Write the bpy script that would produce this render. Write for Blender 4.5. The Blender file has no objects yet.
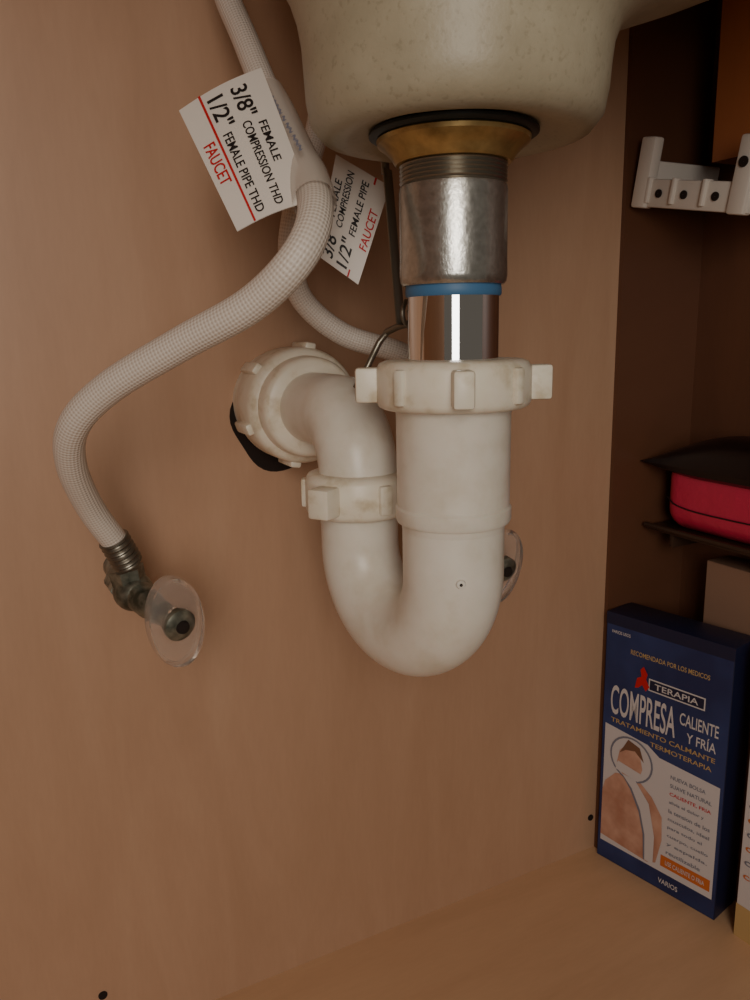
import bpy, bmesh, math
from mathutils import Vector, Matrix
pi=math.pi
D=.485; R=.555; ZF=-.473; LX=-.36; YF=-.10; ZC=.27

# ------------------------------------------------------------------ materials
def srgb(r,g,b):
    def c(v):
        v/=255.0
        return v/12.92 if v<=.04045 else ((v+.055)/1.055)**2.4
    return (c(r),c(g),c(b),1)
def newmat(name,col,rough=.5,metal=0.0,**kw):
    m=bpy.data.materials.new(name); m.use_nodes=True
    b=m.node_tree.nodes['Principled BSDF']
    b.inputs['Base Color'].default_value=col
    b.inputs['Roughness'].default_value=rough
    b.inputs['Metallic'].default_value=metal
    for k,v in kw.items(): b.inputs[k.replace('_',' ')].default_value=v
    return m
def nd(m,t,**kw):
    n=m.node_tree.nodes.new(t)
    for k,v in kw.items(): setattr(n,k,v)
    return n
def lk(m,a,b): m.node_tree.links.new(a,b)
def noise(m,scale,vec=None,detail=4,rough=.55,mscale=None,coord='Object'):
    tc=nd(m,'ShaderNodeTexCoord'); mp=nd(m,'ShaderNodeMapping')
    lk(m,tc.outputs[coord],mp.inputs['Vector'])
    if mscale: mp.inputs['Scale'].default_value=mscale
    n=nd(m,'ShaderNodeTexNoise'); n.inputs['Scale'].default_value=scale
    n.inputs['Detail'].default_value=detail; n.inputs['Roughness'].default_value=rough
    lk(m,mp.outputs['Vector'],n.inputs['Vector'])
    return n
def ramp(m,fac,stops):
    r=nd(m,'ShaderNodeValToRGB')
    el=r.color_ramp.elements
    while len(el)<len(stops): el.new(.5)
    for e,(p,c) in zip(el,stops): e.position=p; e.color=c
    lk(m,fac,r.inputs['Fac']); return r
def bump(m,height,strength=.3,dist=.001):
    b=nd(m,'ShaderNodeBump'); b.inputs['Strength'].default_value=strength; b.inputs['Distance'].default_value=dist
    lk(m,height,b.inputs['Height']); lk(m,b.outputs['Normal'],m.node_tree.nodes['Principled BSDF'].inputs['Normal'])
def bc(m): return m.node_tree.nodes['Principled BSDF'].inputs['Base Color']

def wood(name,c1,c2,c3,ms,rough=.42):
    m=newmat(name,c1,rough)
    n=noise(m,3.0,detail=5,rough=.6,mscale=ms)
    n.inputs['Distortion'].default_value=.6
    r=ramp(m,n.outputs['Fac'],[(.3,c1),(.5,c2),(.72,c3)])
    n2=noise(m,60,detail=3,mscale=(ms[0]*.8,ms[1]*.8,ms[2]*.8))
    mx=nd(m,'ShaderNodeMix',data_type='RGBA',blend_type='MULTIPLY')
    mx.inputs['Factor'].default_value=.12
    r2=ramp(m,n2.outputs['Fac'],[(.35,(.78,.76,.74,1)),(.65,(1,1,1,1))])
    lk(m,r.outputs['Color'],mx.inputs[6]); lk(m,r2.outputs['Color'],mx.inputs[7])
    lk(m,mx.outputs[2],bc(m))
    bump(m,n2.outputs['Fac'],.03,.0005)
    return m
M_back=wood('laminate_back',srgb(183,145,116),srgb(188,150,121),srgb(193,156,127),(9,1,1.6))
M_right_shaded=wood('laminate_side_shaded',srgb(96,62,44),srgb(102,66,47),srgb(108,71,51),(1,9,1.6))  # cabinet laminate with the shade of the right side painted in
M_floor=wood('laminate_floor',srgb(208,168,130),srgb(214,174,136),srgb(219,180,142),(1.6,9,1))
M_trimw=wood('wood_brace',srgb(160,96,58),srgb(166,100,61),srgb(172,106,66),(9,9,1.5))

M_pvc=newmat('white_pvc',srgb(226,219,205),.34,Subsurface_Weight=.05)
n=noise(M_pvc,55,detail=6); r=ramp(M_pvc,n.outputs['Fac'],[(.25,srgb(212,202,183)),(.5,srgb(226,219,205)),(.8,srgb(232,226,214))]); lk(M_pvc,r.outputs['Color'],bc(M_pvc)); bump(M_pvc,n.outputs['Fac'],.12,.0006)
M_pvc2=newmat('aged_white_nut_plastic',srgb(232,222,203),.38,Subsurface_Weight=.05)
n=noise(M_pvc2,90,detail=6); r=ramp(M_pvc2,n.outputs['Fac'],[(.3,srgb(205,190,162)),(.48,srgb(230,220,200)),(.8,srgb(236,228,212))]); lk(M_pvc2,r.outputs['Color'],bc(M_pvc2)); bump(M_pvc2,n.outputs['Fac'],.15,.0006)
M_chrome=newmat('chrome',(.88,.89,.90,1),.03,1)
M_cast=newmat('satin_metal',srgb(182,181,175),.27,.9)
n=noise(M_cast,380,detail=4,rough=.6); r=ramp(M_cast,n.outputs['Fac'],[(.3,srgb(170,168,161)),(.6,srgb(194,193,187))]); lk(M_cast,r.outputs['Color'],bc(M_cast)); bump(M_cast,n.outputs['Fac'],.22,.0008)
M_thread=newmat('threaded_metal',srgb(152,146,134),.32,.9)
M_brass=newmat('brass',srgb(176,146,92),.34,.7)
n=noise(M_brass,60,detail=5); r=ramp(M_brass,n.outputs['Fac'],[(.3,srgb(124,100,60)),(.6,srgb(196,164,106))]); lk(M_brass,r.outputs['Color'],bc(M_brass))
M_rubber=newmat('black_rubber',srgb(26,32,30),.5)
M_blue=newmat('blue_gasket',srgb(66,112,152),.5)
M_dark=newmat('dark_cavity',srgb(30,18,12),.9)
M_steel=newmat('dull_steel',srgb(128,122,110),.35,.85)
M_nickel=newmat('tarnished_nickel',srgb(86,88,78),.35,.7)
n=noise(M_nickel,120,detail=5); r=ramp(M_nickel,n.outputs['Fac'],[(.35,srgb(72,76,66)),(.65,srgb(150,150,136))]); lk(M_nickel,r.outputs['Color'],bc(M_nickel))
M_clear=newmat('clear_acrylic',(.93,.90,.86,1),.12,0,Transmission_Weight=.9,IOR=1.25)
M_film=newmat('tag_sleeve_film',srgb(226,216,204),.22,0,Alpha=.55)
M_paper=newmat('tag_paper',srgb(228,220,210),.45)
M_ink=newmat('black_ink',srgb(28,24,24),.6)
M_red=newmat('red_ink',srgb(196,28,34),.6)
M_white=newmat('white_plastic',srgb(214,206,196),.4)

M_stone=newmat('composite_stone',srgb(150,132,98),.42)
n=noise(M_stone,22,detail=6,rough=.6); r=ramp(M_stone,n.outputs['Fac'],[(.3,srgb(156,146,122)),(.5,srgb(168,158,134)),(.7,srgb(180,171,148))])
n2=noise(M_stone,420,detail=2); r2=ramp(M_stone,n2.outputs['Fac'],[(.30,(.62,.60,.54,1)),(.42,(1,1,1,1))])
mx=nd(M_stone,'ShaderNodeMix',data_type='RGBA',blend_type='MULTIPLY'); mx.inputs['Factor'].default_value=.4
lk(M_stone,r.outputs['Color'],mx.inputs[6]); lk(M_stone,r2.outputs['Color'],mx.inputs[7]); lk(M_stone,mx.outputs[2],bc(M_stone))
bump(M_stone,n2.outputs['Fac'],.15,.0008)

M_hose=newmat('braided_hose',srgb(214,203,188),.4)
def mth(m,op,a,b=None):
    n=nd(m,'ShaderNodeMath',operation=op)
    for i,x in enumerate((a,b)):
        if x is None: continue
        if isinstance(x,(int,float)): n.inputs[i].default_value=x
        else: lk(m,x,n.inputs[i])
    return n.outputs[0]
tc=nd(M_hose,'ShaderNodeTexCoord'); sp=nd(M_hose,'ShaderNodeSeparateXYZ'); lk(M_hose,tc.outputs['UV'],sp.inputs[0])
U=mth(M_hose,'MULTIPLY',sp.outputs[0],2*pi*13); V=mth(M_hose,'MULTIPLY',sp.outputs[1],2*pi*295)
A=mth(M_hose,'SINE',mth(M_hose,'ADD',U,V)); B_=mth(M_hose,'SINE',mth(M_hose,'SUBTRACT',U,V))
H=mth(M_hose,'MULTIPLY',A,B_); H=mth(M_hose,'ADD',mth(M_hose,'MULTIPLY',H,.5),.5)
r=ramp(M_hose,H,[(.1,srgb(196,182,168)),(.6,srgb(219,209,198))]); lk(M_hose,r.outputs['Color'],bc(M_hose)); bump(M_hose,H,.5,.0006)

M_pink=newmat('pink_vinyl',srgb(206,50,86),.3)
n=noise(M_pink,40,detail=4); bump(M_pink,n.outputs['Fac'],.4,.004)
M_blackf=newmat('black_vinyl',srgb(26,16,17),.3)
M_shelf=newmat('dark_shelf',srgb(60,42,32),.35)
M_bblue=newmat('box_blue',srgb(38,58,120),.4)
n=noise(M_bblue,14,detail=3); r=ramp(M_bblue,n.outputs['Fac'],[(.35,srgb(34,46,88)),(.7,srgb(52,70,122))]); lk(M_bblue,r.outputs['Color'],bc(M_bblue))
M_bdark=newmat('box_navy',srgb(26,32,62),.45)
M_bwhite=newmat('box_white_print',srgb(205,200,200),.4)
M_skin=newmat('print_skin',srgb(208,150,118),.45)
n=noise(M_skin,45,detail=3); r=ramp(M_skin,n.outputs['Fac'],[(.35,srgb(178,128,106)),(.7,srgb(210,168,146))]); lk(M_skin,r.outputs['Color'],bc(M_skin))
M_hair=newmat('print_hair',srgb(120,86,66),.5)
M_gold=newmat('print_gold',srgb(190,160,108),.5)
M_orange=newmat('print_orange',srgb(200,108,52),.5)
M_cream=newmat('box_cream',srgb(150,118,98),.55)
M_grey=newmat('print_grey',srgb(120,122,136),.5)

# ------------------------------------------------------------------ mesh builder
class B:
    def __init__(s): s.v=[];s.f=[];s.m=[];s.uv=[];s.mats=[]
    def mi(s,mat):
        if mat not in s.mats: s.mats.append(mat)
        return s.mats.index(mat)
    def add(s,vs,fs,mat,uvs=None):
        o=len(s.v); s.v+= [Vector(v) for v in vs]; k=s.mi(mat)
        for i,f in enumerate(fs):
            s.f.append([o+j for j in f]); s.m.append(k)
            s.uv.append(uvs[i] if uvs else [(0,0)]*len(f))
    def sweep(s,pts,rad,mat,seg=32,smooth=0,caps=True):
        P=[Vector(p) for p in pts]
        Rr=[rad]*len(P) if isinstance(rad,(int,float)) else list(rad)
        if smooth:
            Q=[];q=[]
            n=len(P)
            for i in range(n-1):
                p0=P[max(i-1,0)];p1=P[i];p2=P[i+1];p3=P[min(i+2,n-1)]
                for k in range(smooth):
                    t=k/smooth
                    Q.append(.5*((2*p1)+(p2-p0)*t+(2*p0-5*p1+4*p2-p3)*t*t+(3*p1-p0-3*p2+p3)*t**3))
                    q.append(Rr[i]*(1-t)+Rr[i+1]*t)
            Q.append(P[-1]);q.append(Rr[-1]);P=Q;Rr=q
        n=len(P); T=[(P[min(i+1,n-1)]-P[max(i-1,0)]).normalized() for i in range(n)]
        a=Vector((0,0,1)) if abs(T[0].z)<.9 else Vector((1,0,0))
        N=(a-T[0]*a.dot(T[0])).normalized()
        vs=[];L=[0]
        for i in range(n):
            if i:
                N=(N-T[i]*N.dot(T[i])).normalized(); L.append(L[-1]+(P[i]-P[i-1]).length)
            Bn=T[i].cross(N)
            for k in range(seg):
                an=2*pi*k/seg; vs.append(P[i]+(N*math.cos(an)+Bn*math.sin(an))*Rr[i])
        fs=[];uv=[]
        for i in range(n-1):
            for k in range(seg):
                k2=(k+1)%seg
                fs.append([i*seg+k,i*seg+k2,(i+1)*seg+k2,(i+1)*seg+k])
                uv.append([(k/seg,L[i]),((k+1)/seg,L[i]),((k+1)/seg,L[i+1]),(k/seg,L[i+1])])
        if caps:
            fs.append(list(range(seg))[::-1]);uv.append([(0,0)]*seg)
            fs.append([(n-1)*seg+k for k in range(seg)]);uv.append([(0,0)]*seg)
        s.add(vs,fs,mat,uv)
    def lathe(s,prof,mat,M=Matrix(),seg=64,fn=None,caps=False):
        vs=[]
        for (r,z) in prof:
            for k in range(seg):
                a=2*pi*k/seg
                rr=fn(a,r,z) if fn else r
                vs.append(M@Vector((rr*math.cos(a),rr*math.sin(a),z)))
        fs=[]
        for i in range(len(prof)-1):
            for k in range(seg):
                k2=(k+1)%seg; fs.append([i*seg+k,i*seg+k2,(i+1)*seg+k2,(i+1)*seg+k])
        if caps:
            fs.append(list(range(seg))[::-1]); fs.append([(len(prof)-1)*seg+k for k in range(seg)])
        s.add(vs,fs,mat)
    def rbox(s,size,mat,M=Matrix(),bev=.001,segs=2):
        bm=bmesh.new(); bmesh.ops.create_cube(bm,size=1)
        for v in bm.verts: v.co=Vector((v.co.x*size[0],v.co.y*size[1],v.co.z*size[2]))
        if bev: bmesh.ops.bevel(bm,geom=bm.edges[:],offset=bev,segments=segs,affect='EDGES',profile=.5)
        bm.verts.index_update()
        s.add([M@v.co for v in bm.verts],[[v.index for v in f.verts] for f in bm.faces],mat); bm.free()
    def sphere(s,c,rad,mat,M=None,seg=24):
        rad=rad if isinstance(rad,tuple) else (rad,)*3
        bm=bmesh.new(); bmesh.ops.create_uvsphere(bm,u_segments=seg,v_segments=seg//2,radius=1)
        bm.verts.index_update(); X=M or Matrix()
        s.add([Vector(c)+X@Vector((v.co.x*rad[0],v.co.y*rad[1],v.co.z*rad[2])) for v in bm.verts],[[v.index for v in f.verts] for f in bm.faces],mat); bm.free()
    def text(s,txt,mat,P,u0,v0,w,h,off=.0004):
        cu=bpy.data.curves.new('t','FONT'); cu.body=txt; cu.resolution_u=4; cu.offset=.012
        ob=bpy.data.objects.new('t',cu); bpy.context.collection.objects.link(ob)
        bpy.context.view_layer.update()
        me=bpy.data.meshes.new_from_object(ob)
        bpy.data.objects.remove(ob)
        xs=[v.co.x for v in me.vertices]; ys=[v.co.y for v in me.vertices]
        if xs:
            x0,x1,y0,y1=min(xs),max(xs),min(ys),max(ys)
            s.add([P(u0+(v.co.x-x0)/(x1-x0)*w, v0+(v.co.y-y0)/(y1-y0)*h, off) for v in me.vertices],[list(p.vertices) for p in me.polygons],mat)
        bpy.data.meshes.remove(me)
    def poly(s,pts,mat,P,off=.0002):
        s.add([P(u,v,off) for u,v in pts],[list(range(len(pts)))],mat)
    def obj(s,name,ang=35,parent=None):
        me=bpy.data.meshes.new(name); me.from_pydata([tuple(v) for v in s.v],[],s.f)
        for m in s.mats: me.materials.append(m)
        uvl=me.uv_layers.new(name='UVMap'); i=0
        for p in me.polygons:
            p.material_index=s.m[p.index]; p.use_smooth=True
            for k,l in enumerate(p.loop_indices): uvl.data[l].uv=s.uv[p.index][k]
        bm=bmesh.new(); bm.from_mesh(me); bmesh.ops.recalc_face_normals(bm,faces=bm.faces); bm.to_mesh(me); bm.free()
        me.set_sharp_from_angle(angle=math.radians(ang))
        o=bpy.data.objects.new(name,me); bpy.context.collection.objects.link(o)
        if parent: o.parent=parent
        return o
def empty(name,loc=(0,0,0)):
    e=bpy.data.objects.new(name,None); e.empty_display_size=.02; bpy.context.collection.objects.link(e); return e
def T(x,y,z): return Matrix.Translation((x,y,z))
def Rz(d): return Matrix.Rotation(math.radians(d),4,'Z')
def along(p,d):
    q=Vector(d).to_track_quat('Z','Y').to_matrix().to_4x4(); return T(*p)@q
def box(name,x0,x1,y0,y1,z0,z1,mat):
    b=B(); b.rbox((x1-x0,y1-y0,z1-z0),mat,T((x0+x1)/2,(y0+y1)/2,(z0+z1)/2),0); return b.obj(name)

# ------------------------------------------------------------------ room shell (cabinet)
t=.016
wb=box('wall_back',LX-t,R+t,D,D+t,ZF-t,ZC,M_back)
box('wall_right',R,R+t,YF,D,ZF-t,ZC,M_right_shaded)
box('wall_left',LX-t,LX,YF,D,ZF-t,ZC,M_back)
box('floor',LX-t,R+t,YF,D+t,ZF-t,ZF,M_floor)
box('ceiling',LX-t,R+t,-.02,D+t,ZC,ZC+t,M_back)
box('shade_strip',.468,R,D-.004,D,ZF,ZC,M_right_shaded)      # added dark strip, corner shade put into colour
b=B()
def blob(a,r,z): return r*(1+.04*math.sin(3*a)+.03*math.sin(5*a+1))
b.lathe([(.0001,-.0012),(.0325,-.0012),(.033,0)],M_dark,along((.179,D,-.056),(0,1,0)),48,fn=blob)
for x,z in ((.462,-.441),(.0335,-.434)):
    b.lathe([(.0001,-.001),(.0028,-.001),(.003,0)],M_dark,along((x,D,z),(0,1,0)),16)
o=b.obj('pipe_cutout'); o.parent=wb

# ------------------------------------------------------------------ sink basin
AX,AY=.187,.290
b=B()
az=math.atan2(-.45,.89)
left=[(.018,.0785),(.036,.0785),(.043,.0765),(.049,.0755),(.0550,.0770),(.0590,.0820),(.0605,.090),(.0610,.100),(.0615,.110),(.0630,.119),(.066,.128),(.071,.137),(.080,.152),(.092,.18),(.10,.268)]
right=[(.018,.0785),(.036,.0785),(.043,.0765),(.049,.0755),(.0550,.0770),(.0590,.0820),(.0605,.090),(.0612,.100),(.0620,.107),(.0645,.114),(.071,.120),(.090,.130),(.140,.148),(.200,.172),(.25,.268)]
seg=96; vs=[]
for i in range(len(left)):
    for k in range(seg):
        a=2*pi*k/seg; w=.5+.5*math.cos(a-az); w=w*w*(3-2*w)
        r_=left[i][0]*(1-w)+right[i][0]*w; z_=left[i][1]*(1-w)+right[i][1]*w
        x=AX+.002+r_*math.cos(a); y=min(AY+.002+r_*math.sin(a),D-.012)
        vs.append((x,y,z_))
fs=[[i*seg+k,i*seg+(k+1)%seg,(i+1)*seg+(k+1)%seg,(i+1)*seg+k] for i in range(len(left)-1) for k in range(seg)]
b.add(vs,fs,M_stone); b.obj('sink_basin',60)

# ------------------------------------------------------------------ drain assembly
X=T(AX,AY,0)
b=B()
b.lathe([(.018,.0785),(.033,.0785),(.0345,.0775),(.0345,.0765),(.033,.0755),(.018,.0755)],M_rubber,X)
b.lathe([(.018,.0758),(.0300,.0758),(.0315,.0748),(.0310,.0732),(.0285,.0715),(.0255,.0685),(.0245,.0665),(.0235,.0655),(.018,.0655)],M_brass,X)
pr=[]
z=.0665
while z>.0575:
    pr+=[(.0222,z),(.0214,z-.0008)]; z-=.0016
b.lathe([(.018,.067)]+pr+[(.0220,.0565)],M_thread,X)
b.lathe([(.0220,.0568),(.0224,.055),(.0224,.030),(.0226,.0215),(.0222,.0190),(.0212,.0178),(.018,.0178)],M_cast,X)
b.lathe([(.017,.0182),(.0200,.0180),(.0203,.016),(.0203,.0140),(.0198,.0132),(.017,.0132)],M_blue,X)
b.lathe([(.0194,.0185),(.0194,-.040),(.017,-.040)],M_chrome,X,96)
b.obj('sink_drain_tailpiece')

# ------------------------------------------------------------------ p-trap
pt=empty('p_trap')
def slipnut(b,M,r,h,rl,n,w,hl,phase=0,mat=M_pvc2,bore=.020):
    b.lathe([(bore,h/2-.001),(bore+.002,h/2),(r-.004,h/2),(r-.0015,h/2-.001),(r,h/2-.0035),(r,-h/2+.003),(r-.001,-h/2+.001),(r-.003,-h/2),(bore,-h/2)],mat,M)
    for i in range(n):
        a=phase+360/n*i; big=(i%2==0)
        rr=rl if big else r+.0022
        b.rbox((rr-r+.006,w if big else w*.6,hl),mat,M@Rz(a)@T((rr+r-.006)/2,0,0),.0014)
b=B()
slipnut(b,T(AX,AY,-.0232),.0335,.0205,.0425,8,.0085,.0150,phase=-30+3)
b.obj('inlet_slip_nut',40,pt)
b=B()
b.lathe([(.020,-.030),(.0256,-.030),(.0256,-.034),(.0251,-.036),(.0250,-.0765),(.0258,-.0775),(.0258,-.0825),(.0250,-.0840),(.0234,-.0845),(.0228,-.088)],M_pvc,X)
b.obj('inlet_socket',30,pt)
LXx,LYy=.175,.362
b=B()
P=[(AX,AY,-.078),(AX,AY,-.092)];Rd=[.0229,.0229]
c=Vector(((AX+LXx)/2,(AY+LYy)/2,-.109)); d=Vector((LXx-AX,LYy-AY,0)); rU=d.length/2; d.normalize()
for i in range(0,33):
    a=pi*i/32
    P.append(tuple(c-d*rU*math.cos(a)-Vector((0,0,rU*1.04))*math.sin(a))); Rd.append(.0229*(1-i/32)+.0203*i/32)
P+=[(LXx,LYy,-.09),(LXx,LYy,-.075)];Rd+=[.0203,.0203]
b.sweep(P,Rd,M_pvc,48)
b.lathe([(.0001,.0012),(.0018,.0010),(.0022,0)],M_pvc,along((AX-.0095,AY-.0208,-.107),(-.41,-.91,0)),20)
b.lathe([(.0001,.0014),(.0007,.0013),(.0008,0)],M_dark,along((AX-.0095,AY-.0208,-.107),(-.41,-.91,0)),12)
b.obj('u_bend',40,pt)
b=B()
slipnut(b,T(LXx,LYy,-.0820),.0278,.0220,.0380,6,.012,.0150,phase=-150+2,bore=.018)
b.obj('trap_slip_nut',40,pt)
b=B()
E=Vector((.180,D,-.044)); L0=Vector((LXx,LYy,-.043)); dr=(E-L0).normalized()
re=.030
P=[(LXx,LYy,-.098),(LXx,LYy,-.080)]
cc=Vector((LXx,LYy,-.043-re))+dr*re
for i in range(0,17):
    a=pi/2*i/16
    P.append(tuple(cc-dr*re*math.cos(a)+Vector((0,0,re))*math.sin(a)))
P.append(tuple(E))
b.sweep(P,.0205,M_pvc,48)
b.obj('trap_arm',40,pt)
b=B()
Mw=along(E,-dr)
b.lathe([(.019,.060),(.0265,.060),(.0285,.0585),(.0295,.056),(.0300,.048),(.0325,.047),(.0342,.045),(.0350,.041),(.0350,.018),(.0340,.015),(.0325,.014),(.0325,.0),(.019,.0)],M_pvc2,Mw)
for i in range(6):
    b.rbox((.006,.007,.026),M_pvc2,Mw@Rz(60*i+20)@T(.0350,0,.030),.0014)
b.obj('wall_slip_nut',40,pt)

# ------------------------------------------------------------------ pop-up linkage
b=B()
a0=Vector((.1865,.346,.072)); a1=Vector((.184,.331,.004)); dv=(a1-a0)
b.rbox((.0055,.0012,dv.length+.004),M_steel,along((a0+a1)/2,dv)@Rz(-25),.0004)
b.sweep([(.1845,.326,.013),(.1815,.324,.009),(.182,.324,.004),(.186,.325,.001),(.189,.328,.003),(.188,.330,.009)],.0011,M_steel,10,4)
b.sweep([(.172,.356,-.028),(.1765,.352,-.018),(.187,.350,-.001),(.188,.316,.004)],.0017,M_steel,12,3)
b.sweep([(.1865,.348,.072),(.187,.352,.11),(.187,.36,.135)],.002,M_steel,12,3)
b.obj('pop_up_linkage')

# ------------------------------------------------------------------ supply hoses
def mm(*p): return [tuple(c/1000 for c in q) for q in p]
b=B()
hp=mm((136,440,200),(139,430,171),(142,410,142),(143,377,102),(138,330,65),(130,302,46),(118,292,28),(103,306,11),(80,331,-4),(54,357,-22),(40,374,-39),(39,392,-59),(48,413,-85),(60,423,-107))
b.sweep(hp,[.0066,.0066,.0066,.0068,.0070,.0072,.0072,.0071,.0071,.0071,.0071,.0071,.0070,.0069],M_hose,32,10)
fp=[Vector((.0590,.4225,-.1050)),Vector((.0660,.426,-.1205))]
P=[];Rd=[]
for i in range(41):
    P.append(fp[0].lerp(fp[1],i/40)); Rd.append(.0078+.0006*math.sin(i*.95))
b.sweep(P,Rd,M_steel,28)
b.obj('faucet_supply_hose')
b=B()
hp2=mm((205,440,190),(190,428,120),(172,414,80),(165,414,58),(164,417,39),(172,421,17),(195,418,-2),(227,411,-13),(252,405,-27),(275,420,-60),(290,436,-95),(292,440,-116))
b.sweep(hp2,.0065,M_hose,28,10)
b.sweep([(.2915,.4395,-.110),(.292,.440,-.126)],.0078,M_steel,24)
b.obj('faucet_supply_hose')

# ------------------------------------------------------------------ shut-off valves
def valve(cx,cy,cz,hx,hy,hz,tilt):
    b=B()
    b.sweep([(cx,D,cz-.004),(cx,cy-.006,cz-.004)],[.0078,.0078],M_nickel,28)
    b.lathe([(.006,-.014),(.0115,-.012),(.0120,-.006),(.0105,0),(.0115,.004),(.0115,.011),(.006,.012)],M_nickel,along((cx,cy+.016,cz-.004),(0,-1,0)),6)
    b.sphere((cx,cy,cz-.004),(.0110,.0135,.0110),M_nickel)
    b.sweep([(cx,cy,cz-.008),(cx-.003,cy-.001,cz+.010)],[.0088,.0095],M_nickel,6)
    h=Vector((hx,hy,hz)); dd=(h-Vector((cx,cy,cz-.004))).normalized()
    p0=Vector((cx,cy,cz-.004))
    b.sweep([p0,p0+dd*.020,p0+dd*.026,h+dd*.001],[.0085,.0085,.0062,.0055],M_nickel,20)
    Mh=along(h,dd)
    b.lathe([(.0001,-.0035),(.0075,-.0035),(.0085,.000),(.0085,.004),(.0055,.0058),(.0001,.006)],M_nickel,Mh,24)
    vs=[];fs=[];prof=[(.36,0.0015),(.62,.0030),(.92,.0030),(1.0,.002),(1.03,-.001),(1.0,-.004),(.93,-.0045),(.88,-.001),(.62,-.0004),(.36,-.002)]
    sg=48
    up=Vector((0,0,1)); sx=up.cross(dd).normalized(); sy=dd.cross(sx).normalized()
    ca,sa=math.cos(math.radians(tilt)),math.sin(math.radians(tilt))
    for k,zz in prof:
        for i in range(sg):
            a=2*pi*i/sg; w=.0150*math.cos(a)*k; l=.0262*math.sin(a)*k
            w,l=w*ca-l*sa,w*sa+l*ca
            vs.append(h+sx*w+sy*l+dd*zz)
    n_=len(prof)
    for j in range(n_):
        for i in range(sg):
            j2=(j+1)%n_;i2=(i+1)%sg
            fs.append([j*sg+i,j*sg+i2,j2*sg+i2,j2*sg+i])
    b.add(vs,fs,M_clear)
    b.lathe([(.0001,.0082),(.0030,.0078),(.0036,.0062),(.0036,.005)],M_dark,Mh,20)
    return b.obj('shutoff_valve',40)
valve(.068,.430,-.134,.081,.386,-.1445,12)
valve(.293,.440,-.138,.294,.398,-.152,0)

# ------------------------------------------------------------------ hose tags
def patch(A,Bq,C,Dq):
    A,Bq,C,Dq=[Vector(q)/1000 for q in (A,Bq,C,Dq)]
    n=((Dq-A).cross(Bq-A)).normalized()
    if n.dot(-A)<0: n=-n
    def P(u,v,off=0.0):
        return (A*(1-u)+Dq*u)*(1-v)+(Bq*(1-u)+C*u)*v+n*(off+.003*math.sin(pi*v)*.6)
    return P
def card(b,P,mat,th=.0003):
    N=10;vs=[];fs=[]
    for s_ in (0,-th):
        for i in range(N+1):
            for j in range(N+1): vs.append(P(i/N,j/N,s_))
    q=(N+1)**2
    for i in range(N):
        for j in range(N):
            a=i*(N+1)+j; fs.append([a,a+1,a+N+2,a+N+1]); fs.append([q+a,q+a+N+1,q+a+N+2,q+a+1])
    b.add(vs,fs,mat)
b=B()
P=patch((96,370,96),(133,364,116),(133,312,52),(103,319,40))
card(b,P,M_paper)
b.text('3/8"',M_ink,P,.07,.58,.24,.20)
b.text('FEMALE',M_ink,P,.38,.74,.30,.10)
b.text('COMPRESSION THD',M_ink,P,.34,.56,.62,.11)
b.text('1/2"',M_ink,P,.07,.30,.24,.20)
b.text('FEMALE PIPE THD',M_ink,P,.36,.31,.60,.11)
b.poly([(.0,.235),(1,.235),(1,.262),(.0,.262)],M_red,P,.0004)
b.text('FAUCET',M_red,P,.36,.06,.32,.14)
b.sweep(mm((143.5,387,111),(143,372,98),(140,345,76),(138,328,64),(133,309,51)),.0090,M_film,28,6,caps=False)
def Ps(u,v,off=0): 
    return Vector((.1385,.376,.108)).lerp(Vector((.1325,.309,.058)),u)+Vector((.006,.0,.005))*(v-.2)+Vector((-.3,-.9,.2))*(.0080+off)
b.text('~ ~~~~ ~ ~~ ~~~',M_grey,Ps,.05,.1,.7,.3)
b.obj('hose_tag')
b=B()
P=patch((165,383,38),(180,389,88),(204,376,72),(183,373,23))
P2=lambda u,v,off=0: P(1-v,u,off)
card(b,P,M_paper)
b.text('3/8"',M_ink,P2,.05,.66,.26,.26)
b.text('FEMALE',M_ink,P2,.42,.80,.36,.13)
b.text('COMPRESSION',M_ink,P2,.36,.62,.56,.13)
b.text('1/2"',M_ink,P2,.05,.32,.26,.26)
b.text('FEMALE PIPE',M_ink,P2,.36,.34,.55,.13)
b.poly([(0,.24),(1,.24),(1,.275),(0,.275)],M_red,P2,.0004)
b.text('FAUCET',M_red,P2,.30,.05,.40,.16)
b.obj('hose_tag')

# ------------------------------------------------------------------ compress box
def faceP(p0,p1,z0,z1):
    p0=Vector(p0);p1=Vector(p1); d=(p1-p0); n=Vector((d.y,-d.x,0)).normalized()
    if n.x>0: n=-n
    return lambda u,v,off=0: p0+d*u+Vector((0,0,z0+(z1-z0)*v))+n*off, d, n
def carton(b,p0,p1,z0,z1,th,mat,mside):
    P,d,n=faceP(p0,p1,z0,z1)
    ang=math.atan2(d.y,d.x); c=Vector(p0)+d/2-n*th/2
    b.rbox((d.length,th,z1-z0),mside,T(c.x,c.y,(z0+z1)/2)@Matrix.Rotation(ang,4,'Z'),.0008)
    b.poly([(.006,.004),(.994,.004),(.994,.996),(.006,.996)],mat,P,.0001)
    return P
b=B()
P=carton(b,(.463,.476,0),(.487,.367,0),ZF,-.238,.034,M_bblue,M_bdark)
b.poly([(.0,.955),(1,.955),(1,1),(0,1)],M_bdark,P,.0002)
b.text('VARIOS USOS',M_bwhite,P,.05,.925,.16,.012)
b.text('RECOMENDADA POR LOS MEDICOS',M_gold,P,.22,.865,.62,.018)
b.poly([(.38,.752),(.82,.752),(.82,.798),(.38,.798)],M_bwhite,P,.0004)
b.poly([(.39,.757),(.81,.757),(.81,.793),(.39,.793)],M_bdark,P,.0005)
b.text('TERAPIA',M_bwhite,P,.43,.764,.34,.022,.0007)
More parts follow.
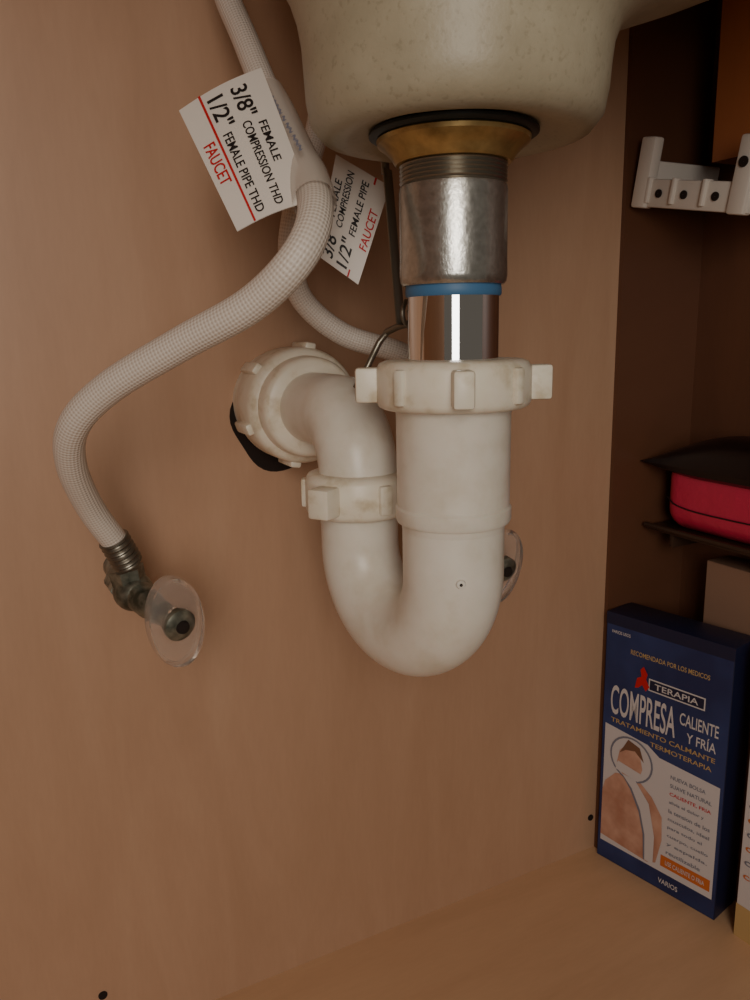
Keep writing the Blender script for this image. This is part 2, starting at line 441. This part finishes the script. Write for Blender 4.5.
b.poly([(.27,.745),(.30,.75),(.33,.765),(.36,.745),(.39,.765),(.36,.79),(.37,.81),(.335,.835),(.31,.82),(.32,.795),(.285,.785)],M_red,P,.0008)
b.text('COMPRESA',M_bwhite,P,.07,.612,.54,.115,.0006)
b.text('CALIENTE',M_bwhite,P,.64,.672,.29,.045,.0006)
b.text('Y FRÍA',M_bwhite,P,.70,.615,.22,.045,.0006)
b.text('TRATAMIENTO CALMANTE',M_gold,P,.08,.580,.84,.018,.0006)
b.text('TERMOTERAPIA',M_gold,P,.42,.545,.48,.018,.0006)
b.poly([(.03,.075),(.97,.075),(.97,.50),(.50,.515),(.40,.545),(.03,.565)],M_bwhite,P,.0003)
b.poly([(.03,.10),(.45,.085),(.52,.10),(.56,.20),(.55,.29),(.46,.35),(.36,.385),(.30,.40),(.14,.38),(.05,.33),(.03,.29)],M_skin,P,.0005)
cir=lambda cx,cy,r,k=1: [(cx+r*math.cos(2*pi*i/28),cy+r*k*math.sin(2*pi*i/28)) for i in range(28)]
b.poly(cir(.27,.460,.185,.47),M_grey,P,.0006)
b.poly(cir(.27,.460,.170,.47),M_bwhite,P,.0007)
b.poly([(.20,.39),(.34,.39),(.37,.44),(.34,.50),(.24,.52),(.17,.48),(.15,.43)],M_skin,P,.0008)
b.poly([(.17,.47),(.24,.535),(.34,.52),(.38,.47),(.30,.50),(.22,.49)],M_hair,P,.0009)
b.poly([(.14,.40),(.34,.385),(.37,.42),(.16,.435)],M_bwhite,P,.0010)
b.poly([(.20,.39),(.32,.385),(.44,.32),(.50,.20),(.50,.09),(.43,.09),(.42,.19),(.37,.28),(.29,.35)],M_bwhite,P,.0010)
b.poly([(.205,.388),(.20,.39),(.29,.35),(.37,.28),(.42,.19),(.43,.09),(.42,.09),(.405,.19),(.36,.27),(.28,.342)],M_grey,P,.0011)
for i,(t_,m_) in enumerate([('NUEVA BOLSA',M_grey),('SUAVE NATURAL',M_grey),('CALIENTE, FRIA',M_red),('alivia el dolor y',M_grey),('la tension de los',M_grey),('musculos, ideal',M_grey),('para todo el',M_grey),('cuerpo, cuello',M_grey),('y espalda.',M_grey),('reutilizable',M_grey)]):
    b.text(t_,m_,P,.60,.455-.033*i,.32 if i%3 else .27,.015,.0006)
b.poly([(.56,.10),(.95,.10),(.95,.145),(.56,.145)],M_orange,P,.0005)
b.text('USE CALIENTE O FRIA',M_bwhite,P,.60,.113,.31,.018,.0008)
b.text('VARIOS',M_bwhite,P,.55,.03,.16,.02,.0006)
b.obj('compress_box')

b=B()
P=carton(b,(.523,.428,0),(.523,.315,0),ZF,-.190,.028,M_cream,M_cream)
b.text('FRAGIL',M_grey,P,.5,.80,.4,.03)
b.obj('cardboard_carton')
b=B()
P=carton(b,(.489,.350,0),(.497,.255,0),ZF,-.232,.024,M_bwhite,M_cream)
b.poly([(0,.86),(1,.86),(1,1),(0,1)],M_orange,P,.0003)
b.poly([(0,0),(1,0),(1,.12),(0,.12)],M_gold,P,.0003)
b.text('C',M_red,P,.04,.70,.3,.12,.0005)
for i in range(9):
    b.text('caliente fresco',[M_orange,M_grey][i%2],P,.04,.62-.05*i,.8,.025,.0005)
b.obj('food_carton')

# ------------------------------------------------------------------ shelf + pouch
b=B()
b.rbox((.054,.20,.0035),M_shelf,T(.528,.375,-.1685),.001)
b.sweep([(.501,.475,-.1665),(.501,.275,-.1665)],.0022,M_shelf,12)
for y in (.45,.36,.30): b.rbox((.05,.004,.012),M_shelf,T(.530,y,-.176),.0008)
b.obj('side_shelf')
b=B()
b.rbox((.050,.185,.062),M_pink,T(.5285,.370,-.1355),.018,6)
b.sweep([(.506,.457,-.140),(.5032,.445,-.145),(.5026,.41,-.147),(.5026,.31,-.145)],.0006,M_blackf,8,4)
vs=[];N=28
for i in range(N+1):
    t_=i/N; y=.4795-.21*t_; k_=math.sin(min(1,t_*2.6)*pi/2); hu=.0008+.026*k_; hd=.0008+.010*math.sin(min(1,t_*3.6)*pi/2)
    for k in range(13):
        a=pi*k/12
        vs.append((.525-.0295*math.cos(a),y,-.112+hu*(math.sin(a)**.6)))
    for k in range(13):
        a=pi*k/12
        vs.append((.525+.0295*math.cos(a),y,-.112-hd*(math.sin(a)**.6)))
m_=26
fs=[[i*m_+k,i*m_+(k+1)%m_,(i+1)*m_+(k+1)%m_,(i+1)*m_+k] for i in range(N) for k in range(m_)]
fs.append(list(range(m_))); fs.append([N*m_+k for k in range(m_)])
b.add(vs,fs,M_blackf)
b.obj('zip_pouch')

# ------------------------------------------------------------------ bracket and brace on right side
b=B()
p0=Vector((.471,.473,.107)); p1=Vector((.479,.372,.088))
dd=(p1-p0); ang=math.atan2(dd.z,-dd.y)
MB=T(*((p0+p1)/2))@Matrix.Rotation(-ang,4,'X')
b.rbox((.006,dd.length,.020),M_white,MB@T(0,0,-.008),.0015)
b.rbox((.073,dd.length,.004),M_white,MB@T(.037,0,-.016),.001)
for yy in (dd.length/2-.006,-dd.length/2+.008):
    b.rbox((.010,.014,.050),M_white,MB@T(-.001,yy,.006),.002)
    b.rbox((.072,.006,.030),M_white,MB@T(.037,yy,.0),.0015)
for yy in (-.024,.004,.028):
    b.lathe([(.0001,.001),(.003,.001),(.003,0)],M_dark,MB@T(-.0032,yy,-.008)@Matrix.Rotation(-pi/2,4,'Y'),16)
    b.rbox((.008,.003,.018),M_white,MB@T(-.002,yy+.01,-.006),.0008)
b.lathe([(.0001,.001),(.0035,.001),(.0035,0)],M_dark,MB@T(-.0062,-dd.length/2+.008,.014)@Matrix.Rotation(-pi/2,4,'Y'),16)
b.obj('plastic_mounting_bracket')
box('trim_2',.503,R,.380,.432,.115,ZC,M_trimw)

# ------------------------------------------------------------------ lights, world, camera
def area(name,loc,target,size,power,col,sy=None):
    l=bpy.data.lights.new(name,'AREA'); l.energy=power; l.color=col; l.size=size
    if sy: l.shape='RECTANGLE'; l.size_y=sy
    o=bpy.data.objects.new(name,l); bpy.context.collection.objects.link(o)
    o.location=loc; o.rotation_euler=(Vector(target)-Vector(loc)).to_track_quat('-Z','Y').to_euler(); return o
area('kitchen_window_light',(-.27,-.60,.14),(.10,.40,.0),.30,3.7,(1,.94,.87),.50)
area('broad_fill_light',(-.5,-1.1,.5),(.0,.4,.05),.8,4.8,(1,.89,.76))  # added broad dim fill, no real fixture behind it
w=bpy.data.worlds.new('World'); bpy.context.scene.world=w; w.use_nodes=True
w.node_tree.nodes['Background'].inputs[0].default_value=(1,.86,.70,1)
w.node_tree.nodes['Background'].inputs[1].default_value=.10

y_,p_,r_=math.radians(27),math.radians(12.2),math.radians(1.2)
F=Vector((math.sin(y_)*math.cos(p_),math.cos(y_)*math.cos(p_),-math.sin(p_)))
R0=Vector((math.cos(y_),-math.sin(y_),0)); U0=R0.cross(F)
Rr=R0*math.cos(r_)-U0*math.sin(r_); Uu=R0*math.sin(r_)+U0*math.cos(r_)
cam=bpy.data.cameras.new('camera'); co=bpy.data.objects.new('camera',cam); bpy.context.collection.objects.link(co)
Mx=Matrix((Rr,Uu,-F)).transposed().to_4x4(); co.matrix_world=Mx
cam.sensor_fit='VERTICAL'; cam.sensor_height=24; cam.lens=24*785/1000; cam.clip_start=.01
bpy.context.scene.camera=co
